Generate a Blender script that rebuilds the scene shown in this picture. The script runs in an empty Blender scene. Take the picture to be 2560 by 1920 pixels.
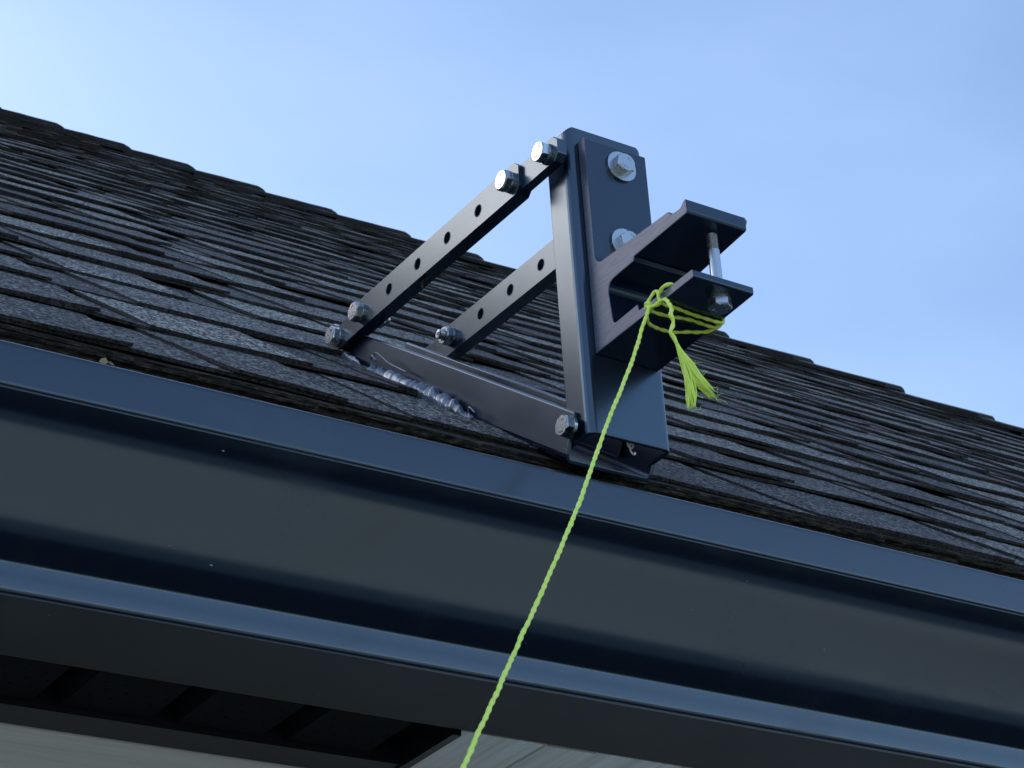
import bpy, bmesh, math, random
from mathutils import Vector, Matrix, noise

R = random.Random(7)
C = bpy.context.scene.collection
scene = bpy.context.scene

# ------------------------------------------------------------------ camera
cam_d = bpy.data.cameras.new("camera")
cam = bpy.data.objects.new("camera", cam_d)
C.objects.link(cam)
ax = Vector((0.84322056, -0.53454424, -0.05693451))      # image right
ay = -Vector((0.21537434, 0.43297222, -0.87529935))      # image up
az = -Vector((0.49253729, 0.72580818, 0.48021819))       # backwards
cam.matrix_world = Matrix(((ax.x, ay.x, az.x, 0), (ax.y, ay.y, az.y, 0), (ax.z, ay.z, az.z, 0), (0, 0, 0, 1)))
cam_d.sensor_width = 36.0
cam_d.lens = 5694.0 / 2560 * 36
cam_d.clip_start = 0.05
cam_d.clip_end = 3000
cam_d.dof.use_dof = True
cam_d.dof.focus_distance = 1.40
cam_d.dof.aperture_fstop = 75
scene.camera = cam

# ------------------------------------------------------------------ sky and sun
SUN_EL, SUN_AZ = math.radians(27), math.radians(-30)     # azimuth from +Y towards +X
w = bpy.data.worlds.new("World")
scene.world = w
w.use_nodes = True
nt = w.node_tree
nt.nodes.clear()
out = nt.nodes.new("ShaderNodeOutputWorld")
bg = nt.nodes.new("ShaderNodeBackground")
sky = nt.nodes.new("ShaderNodeTexSky")
sky.sky_type = 'NISHITA'
sky.sun_disc = False
sky.sun_elevation = SUN_EL
sky.sun_rotation = SUN_AZ
sky.altitude = 100
sky.air_density = 1.0
sky.dust_density = 1.5
sky.ozone_density = 2.4
bg.inputs[1].default_value = 0.15
# very thin high cloud veil
tc = nt.nodes.new("ShaderNodeTexCoord")
mp = nt.nodes.new("ShaderNodeMapping"); mp.inputs['Scale'].default_value = (1.2, 3.0, 5.0); mp.inputs['Rotation'].default_value = (0, 0.5, 0.6)
nz = nt.nodes.new("ShaderNodeTexNoise"); nz.inputs['Scale'].default_value = 1.6; nz.inputs['Detail'].default_value = 5; nz.inputs['Roughness'].default_value = 0.45
rp = nt.nodes.new("ShaderNodeMapRange"); rp.inputs[1].default_value = 0.42; rp.inputs[2].default_value = 0.75; rp.inputs[3].default_value = 0.0; rp.inputs[4].default_value = 0.10
mxs = nt.nodes.new("ShaderNodeMix"); mxs.data_type = 'RGBA'
mxs.inputs[7].default_value = (5.0, 5.9, 7.2, 1)
nt.links.new(tc.outputs['Generated'], mp.inputs[0]); nt.links.new(mp.outputs[0], nz.inputs[0])
nt.links.new(nz.outputs[0], rp.inputs[0]); nt.links.new(rp.outputs[0], mxs.inputs[0])
nt.links.new(sky.outputs[0], mxs.inputs[6]); nt.links.new(mxs.outputs[2], bg.inputs[0])
nt.links.new(bg.outputs[0], out.inputs[0])

sl = bpy.data.lights.new("sun", 'SUN')
sl.energy = 4.6
sl.angle = math.radians(0.5)
sl.color = (1.0, 0.95, 0.88)
sun = bpy.data.objects.new("sun", sl)
C.objects.link(sun)
sd = Vector((math.sin(SUN_AZ) * math.cos(SUN_EL), math.cos(SUN_AZ) * math.cos(SUN_EL), math.sin(SUN_EL)))
sun.rotation_euler = sd.to_track_quat('Z', 'Y').to_euler()
sun.location = (0, 0, 8)

scene.render.engine = 'CYCLES'
scene.view_settings.view_transform = 'Standard'
scene.view_settings.look = 'None'
scene.view_settings.gamma = 1
scene.view_settings.use_curve_mapping = False
scene.view_settings.exposure = 1.0

# ------------------------------------------------------------------ helpers
def link(o):
    C.objects.link(o)
    return o

WORLD = {}
def thing(name, label, cat, loc, group=None):
    o = link(bpy.data.objects.new(name, None))
    o.location = loc
    o.empty_display_size = 0.05
    o['label'] = label; o['category'] = cat
    if group: o['group'] = group
    WORLD[o.name] = Vector(loc)
    return o

def tag(o, label=None, cat=None, group=None, kind=None):
    if label: o['label'] = label
    if cat: o['category'] = cat
    if group: o['group'] = group
    if kind: o['kind'] = kind
    return o

def parent_to(o, p):
    o.parent = p
    if p.name in WORLD:                    # vertices stay in world coordinates
        o.matrix_parent_inverse = Matrix.Translation(-WORLD[p.name])
    return o

def obj(name, bm, mats, parent=None, smooth=False, me=None):
    if me is None:
        me = bpy.data.meshes.new(name)
        bm.normal_update()
        bm.to_mesh(me); bm.free()
        for m in (mats if isinstance(mats, (list, tuple)) else [mats]):
            me.materials.append(m)
        if smooth:
            for p in me.polygons: p.use_smooth = True
    o = link(bpy.data.objects.new(name, me))
    if parent is not None: parent_to(o, parent)
    return o

def soft(o, width=0.0008, seg=2, angle=35):
    b = o.modifiers.new("bevel", 'BEVEL'); b.width = width; b.segments = seg
    b.limit_method = 'ANGLE'; b.angle_limit = math.radians(angle)
    return o

def bx(bm, x0, x1, y0, y1, z0, z1, mat=0):
    v = [bm.verts.new(p) for p in ((x0,y0,z0),(x1,y0,z0),(x1,y1,z0),(x0,y1,z0),(x0,y0,z1),(x1,y0,z1),(x1,y1,z1),(x0,y1,z1))]
    for f in ((0,3,2,1),(4,5,6,7),(0,1,5,4),(1,2,6,5),(2,3,7,6),(3,0,4,7)):
        bm.faces.new([v[i] for i in f]).material_index = mat
    return v

def prism_x(bm, pts, x0, x1):
    """pts: closed polygon in (y,z); extruded along X."""
    a = [bm.verts.new((x0, y, z)) for y, z in pts]
    b = [bm.verts.new((x1, y, z)) for y, z in pts]
    n = len(pts)
    bm.faces.new(a); bm.faces.new(b[::-1])
    for i in range(n):
        bm.faces.new((a[i], b[i], b[(i+1) % n], a[(i+1) % n]))
    bmesh.ops.recalc_face_normals(bm, faces=bm.faces[:])

def arc(cx, cy, r, a0, a1, n=6):
    return [(cx + r*math.cos(math.radians(a0 + (a1-a0)*i/n)), cy + r*math.sin(math.radians(a0 + (a1-a0)*i/n))) for i in range(n+1)]

def tube(bm, pts, rad, n=10, lobes=0, twist=0.0, lobe_amp=0.25, cap=True):
    """tube along pts; rad scalar or list; lobes>0 gives a laid (twisted) cord."""
    P = [Vector(p) for p in pts]
    T = []
    for i in range(len(P)):
        a = P[max(i-1, 0)]; b = P[min(i+1, len(P)-1)]
        T.append((b-a).normalized())
    up = Vector((0, 0, 1))
    if abs(T[0].dot(up)) > .9: up = Vector((0, 1, 0))
    N = (up - T[0]*up.dot(T[0])).normalized()
    rings = []; s = 0
    for i, p in enumerate(P):
        if i:
            s += (P[i]-P[i-1]).length
            N = (N - T[i]*N.dot(T[i])).normalized()
        B = T[i].cross(N)
        r = rad[i] if isinstance(rad, (list, tuple)) else rad
        ph = 2.2*noise.noise(Vector((s*60, 3, 1))) if lobes else 0
        ring = []
        for k in range(n):
            a = 2*math.pi*k/n
            rr = r * (1 + (lobe_amp*math.cos(lobes*(a - twist*s) + ph) if lobes else 0))
            ring.append(bm.verts.new(p + (N*math.cos(a) + B*math.sin(a))*rr))
        rings.append(ring)
    for i in range(len(rings)-1):
        for k in range(n):
            bm.faces.new((rings[i][k], rings[i][(k+1) % n], rings[i+1][(k+1) % n], rings[i+1][k]))
    if cap:
        bm.faces.new(rings[0][::-1]); bm.faces.new(rings[-1])
    return rings

def spline(pts, n):
    """Catmull-Rom through pts."""
    P = [Vector(p) for p in pts]
    P = [P[0]*2-P[1]] + P + [P[-1]*2-P[-2]]
    o = []
    for i in range(1, len(P)-2):
        for k in range(n):
            t = k/n
            o.append(0.5*((2*P[i]) + (P[i+1]-P[i-1])*t + (2*P[i-1]-5*P[i]+4*P[i+1]-P[i+2])*t*t + (3*P[i]-P[i-1]-3*P[i+1]+P[i+2])*t**3))
    o.append(P[-2])
    return o

# ------------------------------------------------------------------ materials
def mat(name, base=(.5,.5,.5), rough=.5, metal=0, spec=.5, ior=1.5):
    m = bpy.data.materials.new(name); m.use_nodes = True
    b = m.node_tree.nodes['Principled BSDF']
    b.inputs['Base Color'].default_value = (*base, 1)
    b.inputs['Roughness'].default_value = rough
    b.inputs['Metallic'].default_value = metal
    b.inputs['IOR'].default_value = ior
    b.inputs['Specular IOR Level'].default_value = spec
    return m, m.node_tree, b

def texnoise(t, scale, detail=4, rough=.5, coord='Object', vec_scale=None):
    c = t.nodes.new("ShaderNodeTexCoord"); n = t.nodes.new("ShaderNodeTexNoise")
    n.inputs['Scale'].default_value = scale; n.inputs['Detail'].default_value = detail; n.inputs['Roughness'].default_value = rough
    if vec_scale:
        mpp = t.nodes.new("ShaderNodeMapping"); mpp.inputs['Scale'].default_value = vec_scale
        t.links.new(c.outputs[coord], mpp.inputs[0]); t.links.new(mpp.outputs[0], n.inputs[0])
    else:
        t.links.new(c.outputs[coord], n.inputs[0])
    return n

def ramp(t, src, stops, colour=True):
    r = t.nodes.new("ShaderNodeValToRGB")
    e = r.color_ramp.elements
    while len(e) < len(stops): e.new(.5)
    for i, (p, c) in enumerate(stops):
        e[i].position = p
        e[i].color = (*c, 1) if isinstance(c, tuple) else (c, c, c, 1)
    t.links.new(src, r.inputs[0])
    return r

def bump(t, b, src, strength, dist):
    n = t.nodes.new("ShaderNodeBump"); n.inputs['Strength'].default_value = strength; n.inputs['Distance'].default_value = dist
    t.links.new(src, n.inputs['Height']); t.links.new(n.outputs[0], b.inputs['Normal'])
    return n

def painted_metal(name, base, rough, spec, grain=.25, ior=1.5, dust=0.0, tint=(.80, .92, 1.0)):
    m, t, b = mat(name, base, rough, 0, spec, ior)
    b.inputs['Specular Tint'].default_value = (*tint, 1)
    n1 = texnoise(t, 900, 2, .6)
    bump(t, b, n1.outputs[0], grain, .00008)
    n2 = texnoise(t, 14, 3, .5)
    r = ramp(t, n2.outputs[0], [(.3, rough-.015), (.75, rough+.035)])
    t.links.new(r.outputs[0], b.inputs['Roughness'])
    if dust:
        n3 = texnoise(t, 55, 8, .7)
        d = ramp(t, n3.outputs[0], [(.55, base), (.9, tuple(c + dust for c in base))])
        t.links.new(d.outputs[0], b.inputs['Base Color'])
    return m

M_BLACK = painted_metal("black_powder_coat", (.003, .006, .018), .25, 1.0, .22, 1.66, 0, (.66, .85, 1.0))
M_ALU = painted_metal("black_anodised", (.002, .005, .020), .25, .78, .2, 1.62, 0, (.66, .85, 1.0))
M_GUTTER = painted_metal("gutter_enamel", (.002, .005, .016), .19, .74, .2, 1.65, 0)
t = M_GUTTER.node_tree; b = t.nodes['Principled BSDF']
fine = [n_ for n_ in t.nodes if n_.type == 'BUMP'][0]
big = texnoise(t, 5.5, 2, .5, vec_scale=(.45, 1, 1)); bb = t.nodes.new("ShaderNodeBump"); bb.inputs['Strength'].default_value = .5; bb.inputs['Distance'].default_value = .0016
t.links.new(big.outputs[0], bb.inputs['Height']); t.links.new(bb.outputs[0], fine.inputs['Normal'])
sm = texnoise(t, 11, 5, .55); sr = ramp(t, sm.outputs[0], [(.33, .30), (.42, .20), (.62, .20), (.78, .27)]); t.links.new(sr.outputs[0], b.inputs['Roughness'])
du = texnoise(t, 30, 10, .8); dr = ramp(t, du.outputs[0], [(.60, (.002, .005, .016)), (.85, (.012, .015, .022))]); t.links.new(dr.outputs[0], b.inputs['Base Color'])
M_UNDER = painted_metal("gutter_enamel_dull", (.004, .006, .009), .42, .16, .3, 1.5, 0)  # underside's darkness is put in through a rougher, low-specular copy of the enamel
M_TRIM = painted_metal("black_trim_paint", (.006, .007, .009), .38, .3, .3)
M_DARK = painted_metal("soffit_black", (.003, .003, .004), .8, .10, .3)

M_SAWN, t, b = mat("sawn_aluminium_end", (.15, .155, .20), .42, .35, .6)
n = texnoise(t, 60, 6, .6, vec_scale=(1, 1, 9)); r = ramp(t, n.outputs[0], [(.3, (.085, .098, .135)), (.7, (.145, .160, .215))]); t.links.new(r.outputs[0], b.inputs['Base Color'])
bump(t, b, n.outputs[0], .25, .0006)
M_ZINC, t, b = mat("zinc_steel", (.50, .52, .54), .28, 1.0)
n = texnoise(t, 500, 4, .6); r = ramp(t, n.outputs[0], [(.3, .22), (.8, .34)]); t.links.new(r.outputs[0], b.inputs['Roughness'])
bump(t, b, n.outputs[0], .06, .0001)

# shingles: ceramic granules on asphalt, tone of each tooth from a mesh attribute
def shingle_material():
    m, t, b = mat("asphalt_granules", (.1, .1, .1), .85, 0, .35)
    c = t.nodes.new("ShaderNodeTexCoord")
    info = t.nodes.new("ShaderNodeObjectInfo")
    off = t.nodes.new("ShaderNodeVectorMath"); off.operation = 'MULTIPLY_ADD'
    comb = t.nodes.new("ShaderNodeCombineXYZ")
    for i in range(3): t.links.new(info.outputs['Random'], comb.inputs[i])
    off.inputs[1].default_value = (1, 1, 1)
    t.links.new(c.outputs['Object'], off.inputs[0]); t.links.new(comb.outputs[0], off.inputs[2])
    v = t.nodes.new("ShaderNodeTexVoronoi"); v.inputs['Scale'].default_value = 500
    t.links.new(off.outputs[0], v.inputs[0])
    g = t.nodes.new("ShaderNodeSeparateColor"); t.links.new(v.outputs['Color'], g.inputs[0])
    gr = ramp(t, g.outputs[0], [(0, (.010, .010, .012)), (.40, (.050, .051, .055)), (.66, (.20, .205, .21)), (1, (.95, .95, .93))])
    # larger blotches
    bl = t.nodes.new("ShaderNodeTexNoise"); bl.inputs['Scale'].default_value = 22; bl.inputs['Detail'].default_value = 6
    t.links.new(off.outputs[0], bl.inputs[0])
    at = t.nodes.new("ShaderNodeAttribute"); at.attribute_name = "tone"
    add = t.nodes.new("ShaderNodeMath"); add.operation = 'MULTIPLY_ADD'; add.inputs[1].default_value = .55
    t.links.new(bl.outputs[0], add.inputs[0]); t.links.new(at.outputs['Fac'], add.inputs[2])
    tr = ramp(t, add.outputs[0], [(.25, (.23, .20, .20)), (.60, (.44, .395, .375)), (.95, (.88, .80, .71))])
    mul = t.nodes.new("ShaderNodeMix"); mul.data_type = 'RGBA'; mul.blend_type = 'MULTIPLY'; mul.inputs[0].default_value = 1
    t.links.new(gr.outputs[0], mul.inputs[6]); t.links.new(tr.outputs[0], mul.inputs[7])
    t.links.new(mul.outputs[2], b.inputs['Base Color'])
    bump(t, b, v.outputs['Distance'], .8, .0009)
    return m
M_SHINGLE = shingle_material()
M_BUTT, t, b = mat("asphalt_edge", (.012, .012, .012), .8, 0, .3)
n = texnoise(t, 420, 5, .7); r = ramp(t, n.outputs[0], [(.40, (.005, .005, .005)), (.75, (.09, .08, .075))]); t.links.new(r.outputs[0], b.inputs['Base Color'])
bump(t, b, n.outputs[0], .8, .0012)
M_BROWN, t, b = mat("weathered_felt_edge", (.03, .025, .02), .9, 0, .25)
n = texnoise(t, 170, 8, .8, vec_scale=(.5, 1.6, 2.4)); r = ramp(t, n.outputs[0], [(.40, (.006, .0055, .005)), (.52, (.055, .047, .040)), (.70, (.28, .24, .20))]); t.links.new(r.outputs[0], b.inputs['Base Color'])
bump(t, b, n.outputs[0], 1.0, .002)

M_SIDING, t, b = mat("grey_siding", (.30, .31, .31), .7)
n = texnoise(t, 9, 7, .6, vec_scale=(.35, 14, 14)); r = ramp(t, n.outputs[0], [(.3, (.62, .60, .57)), (.7, (.80, .78, .75))]); t.links.new(r.outputs[0], b.inputs['Base Color'])
bump(t, b, n.outputs[0], .4, .002)
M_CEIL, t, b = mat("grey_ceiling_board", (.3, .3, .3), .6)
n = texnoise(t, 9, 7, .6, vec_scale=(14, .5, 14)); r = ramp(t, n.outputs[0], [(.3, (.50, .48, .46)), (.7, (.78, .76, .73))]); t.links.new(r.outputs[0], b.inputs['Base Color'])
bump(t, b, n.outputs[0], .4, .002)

M_CORD, t, b = mat("fluorescent_nylon", (.50, .95, .10), .45, 0, .4)
b.inputs['Subsurface Weight'].default_value = .0
b.inputs['Subsurface Radius'].default_value = (.004, .006, .002)
b.inputs['Subsurface Scale'].default_value = .5
n = texnoise(t, 300, 3, .5, vec_scale=(1, 1, 1)); r = ramp(t, n.outputs[0], [(.3, (.72, 1.0, .08)), (.7, (.95, 1.0, .24))]); t.links.new(r.outputs[0], b.inputs['Base Color'])

M_SEAL, t, b = mat("silicone_bead", (.12, .135, .18), .12, 0, 1.0, 1.7)
n = texnoise(t, 260, 4, .6); bump(t, b, n.outputs[0], .35, .0012)
M_WHITE, t, b = mat("white_plastic", (.8, .8, .78), .4)
M_LEAF, t, b = mat("dead_leaf", (.30, .22, .11), .7)
n = texnoise(t, 300, 4); r = ramp(t, n.outputs[0], [(.3, (.16, .11, .05)), (.7, (.42, .33, .18))]); t.links.new(r.outputs[0], b.inputs['Base Color'])
M_GRASS, t, b = mat("lawn", (.05, .08, .03), .9)
n = texnoise(t, 3, 9, .7); r = ramp(t, n.outputs[0], [(.3, (.028, .034, .026)), (.7, (.055, .066, .048))]); t.links.new(r.outputs[0], b.inputs['Base Color'])
M_CONC, t, b = mat("concrete", (.42, .42, .40), .85)
n = texnoise(t, 5, 9, .7); r = ramp(t, n.outputs[0], [(.3, (.18, .205, .185)), (.7, (.27, .30, .27))]); t.links.new(r.outputs[0], b.inputs['Base Color'])
M_WOODS, t, b = mat("wooded_hill", (.03, .045, .025), .95)
n = texnoise(t, .12, 9, .75); r = ramp(t, n.outputs[0], [(.35, (.012, .020, .010)), (.7, (.05, .07, .035))]); t.links.new(r.outputs[0], b.inputs['Base Color'])
M_SCREW = M_WHITE

# ------------------------------------------------------------------ ground and far terrain
GZ = -1.6                                   # eye level is the origin
bm = bmesh.new()
bmesh.ops.create_circle(bm, cap_ends=True, radius=1500, segments=96)
for v in bm.verts: v.co.z += GZ
tag(obj("ground", bm, M_GRASS), kind='structure')
bm = bmesh.new(); bx(bm, -9, 14, -22, -.5, GZ-.05, GZ+.03)  # unseen slab, added and sized for gutter reflection and bounce onto the wall
tag(obj("bounce_slab", bm, M_CONC), kind='structure')
# low wooded hills all round the horizon, unseen, added for dark reflections in the gutter
bm = bmesh.new()
NR = 144; rings = []
for j, rr in enumerate((160, 210, 300, 420, 600)):
    ring = []
    for i in range(NR):
        a = 2*math.pi*i/NR
        h = (0, 16, 26, 38, 50)[j] * (0.75 + .55*noise.noise(Vector((math.cos(a)*2.2, math.sin(a)*2.2, j*.3))))
        if j and R.random() < .9: h += R.uniform(-1.5, 2.5)
        ring.append(bm.verts.new((rr*math.cos(a), rr*math.sin(a), GZ - .3 + max(h, 0))))
    rings.append(ring)
for j in range(4):
    for i in range(NR):
        bm.faces.new((rings[j][i], rings[j][(i+1) % NR], rings[j+1][(i+1) % NR], rings[j+1][i]))
tag(obj("backdrop_hills", bm, M_WOODS, smooth=True), kind='structure')

# ------------------------------------------------------------------ house
TH = math.radians(38.4)
CT, ST = math.cos(TH), math.sin(TH)
U = Vector((0, CT, ST)); NRM = Vector((0, -ST, CT))
EY, EZ = 1.048, .6477                        # eave line on the roof deck
XC = 4.77
HK = 0.942                                    # hip: dx/dy in plan
RY = 4.65  # unseen apex, shaped so bolts reflect sky past it while sun stays blocked
RZ = EZ + (RY-EY)*ST/CT
XR = XC - HK*(RY-EY)                         # apex of the hips
XL = XR - HK*(RY-EY)                         # left eave corner
DROP = -.0040
def roof_pt(x, v, wn=0.0):
    return Vector((x, EY, EZ)) + U*v + NRM*(wn + DROP)
def hip_x(v): return XC - HK*CT*v
def hip_xl(v): return XL + HK*CT*v

house = thing("house", "house with black gutter, dark shingled hip roof and pale grey siding under the eave", "house", (.5, 1.16, GZ))

# deck with all four roof faces (front, right, back, left gable side)
bm = bmesh.new()
by = 2*RY-EY
V = [bm.verts.new(p) for p in ((XL, EY, EZ), (XC, EY, EZ), (XC, by, EZ), (XL, by, EZ), (XR, RY, RZ))]
for f in ((0, 1, 4), (1, 2, 4), (2, 3, 4), (3, 0, 4), (3, 2, 1, 0)):
    bm.faces.new([V[i] for i in f])
for v in bm.verts: v.co -= Vector((0, 0, .016))
roof = obj("roof", bm, M_SHINGLE, house)

# ---- shingles
EXP = .143
NROW = int((RY-EY)/CT/EXP) + 1
def slab(bm, tone, x0, x1, v0, v1, w0, w1, t2, slant0=0, slant1=0, seed=0, jag=.0020, wav=.0016, step=.035, tn=.5, bulge=None, xoff=0):
    """strip of shingle: butt at v0, thickness w0..w1 at the butt, tapering by t2 over the exposure."""
    n = max(2, int((x1-x0)/step))
    rows = []
    for i in range(n+1):
        f = i/n
        col = []
        for k, (vv) in enumerate((v0, v0+.045, v1)):
            xs0 = x0 - slant0*(vv-v0)/(v1-v0); xs1 = x1 + slant1*(vv-v0)/(v1-v0)
            x = xs0 + (xs1-xs0)*f
            nw = noise.noise(Vector((x*9+seed*3.1, vv*7, seed)))*wav*1.6 + noise.noise(Vector((x*31, vv*13, seed+9)))*wav*.6
            nv = (noise.noise(Vector((x*42, seed*7, 1)))*jag + noise.noise(Vector((x*170, seed*5, 4)))*jag*.7) if k == 0 else 0
            if bulge and k == 0: nv -= bulge(x+xoff)
            base = t2*(1-(vv-v0)/EXP)
            col.append((x, vv+nv, base+w1+nw*(1.0 if k < 2 else .5), base+w0+nw))
        rows.append(col)
    top = [[bm.verts.new((c[0], c[1], c[2])) for c in col] for col in rows]
    bot = [bm.verts.new((col[0][0], col[0][1], col[0][3])) for col in rows]
    L = bm.loops.layers.float.get("tone") if False else None
    fs = []
    for i in range(n):
        for k in range(2):
            f = bm.faces.new((top[i][k], top[i+1][k], top[i+1][k+1], top[i][k+1])); f.material_index = 0; fs.append(f)
        f = bm.faces.new((bot[i], bot[i+1], top[i+1][0], top[i][0])); f.material_index = 1; fs.append(f)
    for i, s in ((0, 1), (n, -1)):                    # side faces
        c = rows[i]
        q = [bm.verts.new((c[k][0], c[k][1], c[k][3])) for k in (0, 1, 2)]
        for k in range(2):
            ff = (top[i][k], top[i][k+1], q[k+1], q[k]) if s == 1 else (top[i][k], q[k], q[k+1], top[i][k+1])
            f = bm.faces.new(ff); f.material_index = 1; fs.append(f)
    for f in fs: tone[f] = tn

def shingle_bm(seed, width=1.0, bulge=None, xoff=0):
    rr = random.Random(seed*31+5)
    bm = bmesh.new(); tone = {}
    T = .0023
    slab(bm, tone, 0, width-.001, 0, .168, 0, T, 2*T, seed=seed, tn=rr.uniform(.05, .45), bulge=bulge, xoff=xoff)
    x = -rr.uniform(0, .06)
    while x < width-.03:
        wd = rr.choice((rr.uniform(.06, .11), rr.uniform(.10, .19), rr.uniform(.15, .27)))
        a = max(x, 0); e = min(x+wd, width-.001)
        if e-a > .025:
            slab(bm, tone, a, e, rr.uniform(-.002, .001), .168, T, 2*T, 2*T, slant0=rr.uniform(-.002, .02) if a > 0 else 0,
                 slant1=rr.uniform(-.002, .02) if e < width-.002 else 0, seed=seed+x*3, tn=rr.uniform(.0, .7), bulge=bulge, xoff=xoff)
        x += wd + rr.choice((rr.uniform(.03, .07), rr.uniform(.06, .15)))
    lay = bm.loops.layers.float.new("tone")
    for f in bm.faces:
        for l in f.loops: l[lay] = tone.get(f, .4)
    return bm

def bm_to_mesh(bm, name, mats):
    me = bpy.data.meshes.new(name); bm.normal_update(); bm.to_mesh(me); bm.free()
    for m in mats: me.materials.append(m)
    return me
SH = [bm_to_mesh(shingle_bm(k+1), "shingle", [M_SHINGLE, M_BUTT]) for k in range(9)]

def eave_bulge(x):
    return .020*math.exp(-((x-.70)/.14)**2) + .003*noise.noise(Vector((x*5, 2, 2)))

fpx = 5694.0
def seen(p, m=250):
    c = Vector(p)
    d = -az.dot(c)
    if d < .1: return False
    x = ax.dot(c)/d*fpx + 1280; y = -ay.dot(c)/d*fpx + 960
    return -m < x < 2560+m and -m < y < 1920+m

hidden = bmesh.new()
hlay = hidden.loops.layers.float.new("tone")
count = 0
rotm = Matrix.Rotation(TH, 4, 'X')
for row in range(NROW):
    v = row*EXP
    x = hip_xl(v) - .2 - R.random()*.8
    if row == 0: x = XL - .35
    while x < hip_x(v):
        w_ = 1.0
        vis = any(seen(roof_pt(x+f*w_, v+.07)) for f in (0, .25, .5, .75, 1.0))
        p = roof_pt(x, v + R.uniform(-.003, .003), R.uniform(-.0004, .0008))
        rot = rotm @ Matrix.Rotation(R.uniform(-.0040, .0040), 4, 'Z') @ Matrix.Rotation(R.uniform(-.0012, .0012), 4, 'Y')
        mw = Matrix.Translation(p) @ rot
        cut = hip_x(v+.17) < x + w_
        cutl = hip_xl(v+.17) > x
        if cut or cutl or row == 0:
            bm = shingle_bm(row*7+int(x*10)+40, bulge=(lambda q: .3*eave_bulge(q)) if row == 0 else None, xoff=x)
            if cut:
                # hip line in shingle coordinates
                a = Vector((hip_x(v)-x, 0, 0)); d2 = Vector((-HK*CT, 1, 0)).normalized()
                nn = Vector((d2.y, -d2.x, 0))
                bmesh.ops.bisect_plane(bm, geom=bm.verts[:]+bm.edges[:]+bm.faces[:], plane_co=a, plane_no=nn, clear_outer=True)
            if cutl:
                a = Vector((hip_xl(v)-x, 0, 0)); d2 = Vector((HK*CT, 1, 0)).normalized()
                bmesh.ops.bisect_plane(bm, geom=bm.verts[:]+bm.edges[:]+bm.faces[:], plane_co=a, plane_no=Vector((-d2.y, d2.x, 0)), clear_outer=True)
            if not bm.faces: bm.free(); x += w_; continue
            me = bm_to_mesh(bm, "shingle", [M_SHINGLE, M_BUTT])
        else:
            me = SH[R.randrange(len(SH))]
        if vis:
            o = link(bpy.data.objects.new("shingle", me)); o.parent = roof
            o.matrix_basis = mw
            count += 1
        else:
            tmp = bmesh.new(); tmp.from_mesh(me); tmp.transform(mw)
            tl = tmp.loops.layers.float.get("tone")
            vm = {vv: hidden.verts.new(vv.co) for vv in tmp.verts}
            for f in tmp.faces:
                nf = hidden.faces.new([vm[vv] for vv in f.verts]); nf.material_index = f.material_index
                for l, l2 in zip(nf.loops, f.loops): l[hlay] = l2[tl]
            tmp.free()
        x += w_
hs = obj("shingle", hidden, [M_SHINGLE, M_BUTT]); hs.parent = roof; hs['kind'] = 'stuff'
print("shingles in view:", count)

# ---- hip caps
HD = Vector((-HK, 1, ST/CT)).normalized()              # up the hip
N2 = Vector((ST*1.0, 0, CT)).normalized()
side1 = (NRM.cross(HD)).normalized()
if side1.y > 0 and side1.x > 0: side1 = -side1
s1 = HD.cross(NRM).normalized()
if s1.z > 0: s1 = -s1                                    # down the front face
n2 = Vector((ST/HK, 0, CT))                              # normal of the right face, containing HD
n2 = Vector((-HD.z/HD.x, 0, 1)).normalized()
s2 = HD.cross(n2).normalized()
if s2.z > 0: s2 = -s2
bm = bmesh.new()
LEN, CE = .30, .198
secs = []
for t_, lift in ((0, .014), (.02, .0135), (LEN*.5, .007), (LEN, .002)):
    ring_t, ring_b = [], []
    for u_ in (-1, -.85, -.5, -.2, -.06, 0, .06, .2, .5, .85, 1):
        s = s1 if u_ < 0 else s2
        nn_ = (NRM if u_ < 0 else n2)
        mid = (NRM+n2).normalized()
        nrm_ = mid.lerp(nn_, min(1, abs(u_)*4)).normalized()
        wob = .0012*noise.noise(Vector((u_*3, t_*9, 3)))
        p = HD*(t_ + (.004*noise.noise(Vector((u_*4, 0, 8))) if t_ == 0 else 0)) + s*(abs(u_)*.15) + nrm_*(lift + wob + .006) - mid*(.006*max(0, 1-abs(u_)*8))
        ring_t.append(bm.verts.new(p)); ring_b.append(bm.verts.new(p - nrm_*.0075))
    secs.append((ring_t, ring_b))
for i in range(len(secs)-1):
    for k in range(10):
        bm.faces.new((secs[i][0][k], secs[i][0][k+1], secs[i+1][0][k+1], secs[i+1][0][k]))
for k in range(10):
    f = bm.faces.new((secs[0][1][k], secs[0][1][k+1], secs[0][0][k+1], secs[0][0][k])); f.material_index = 1
for k in (0, 10):
    for i in range(3):
        f = bm.faces.new((secs[i][0][k], secs[i+1][0][k], secs[i+1][1][k], secs[i][1][k])); f.material_index = 1
bmesh.ops.recalc_face_normals(bm, faces=bm.faces[:])
lay = bm.loops.layers.float.new("tone")
for f in bm.faces:
    for l in f.loops: l[lay] = .35
cap_me = bm_to_mesh(bm, "hip_cap", [M_SHINGLE, M_BUTT])
corner = Vector((XC, EY, EZ))
HL = (Vector((XR, RY, RZ)) - corner).length
HIP_OFF = .069
k = 0
while k*CE + HIP_OFF < HL-.1:
    o = link(bpy.data.objects.new("hip_cap", cap_me)); o.parent = roof
    o.location = corner + HD*(k*CE + HIP_OFF + R.uniform(-.006, .006)) + Vector((0, 0, R.uniform(-.001, .002)))
    m_ = o.copy(); C.objects.link(m_); m_.parent = roof
    m_.location.x = 2*XR - o.location.x; m_.scale.x = -1
    k += 1

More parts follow.
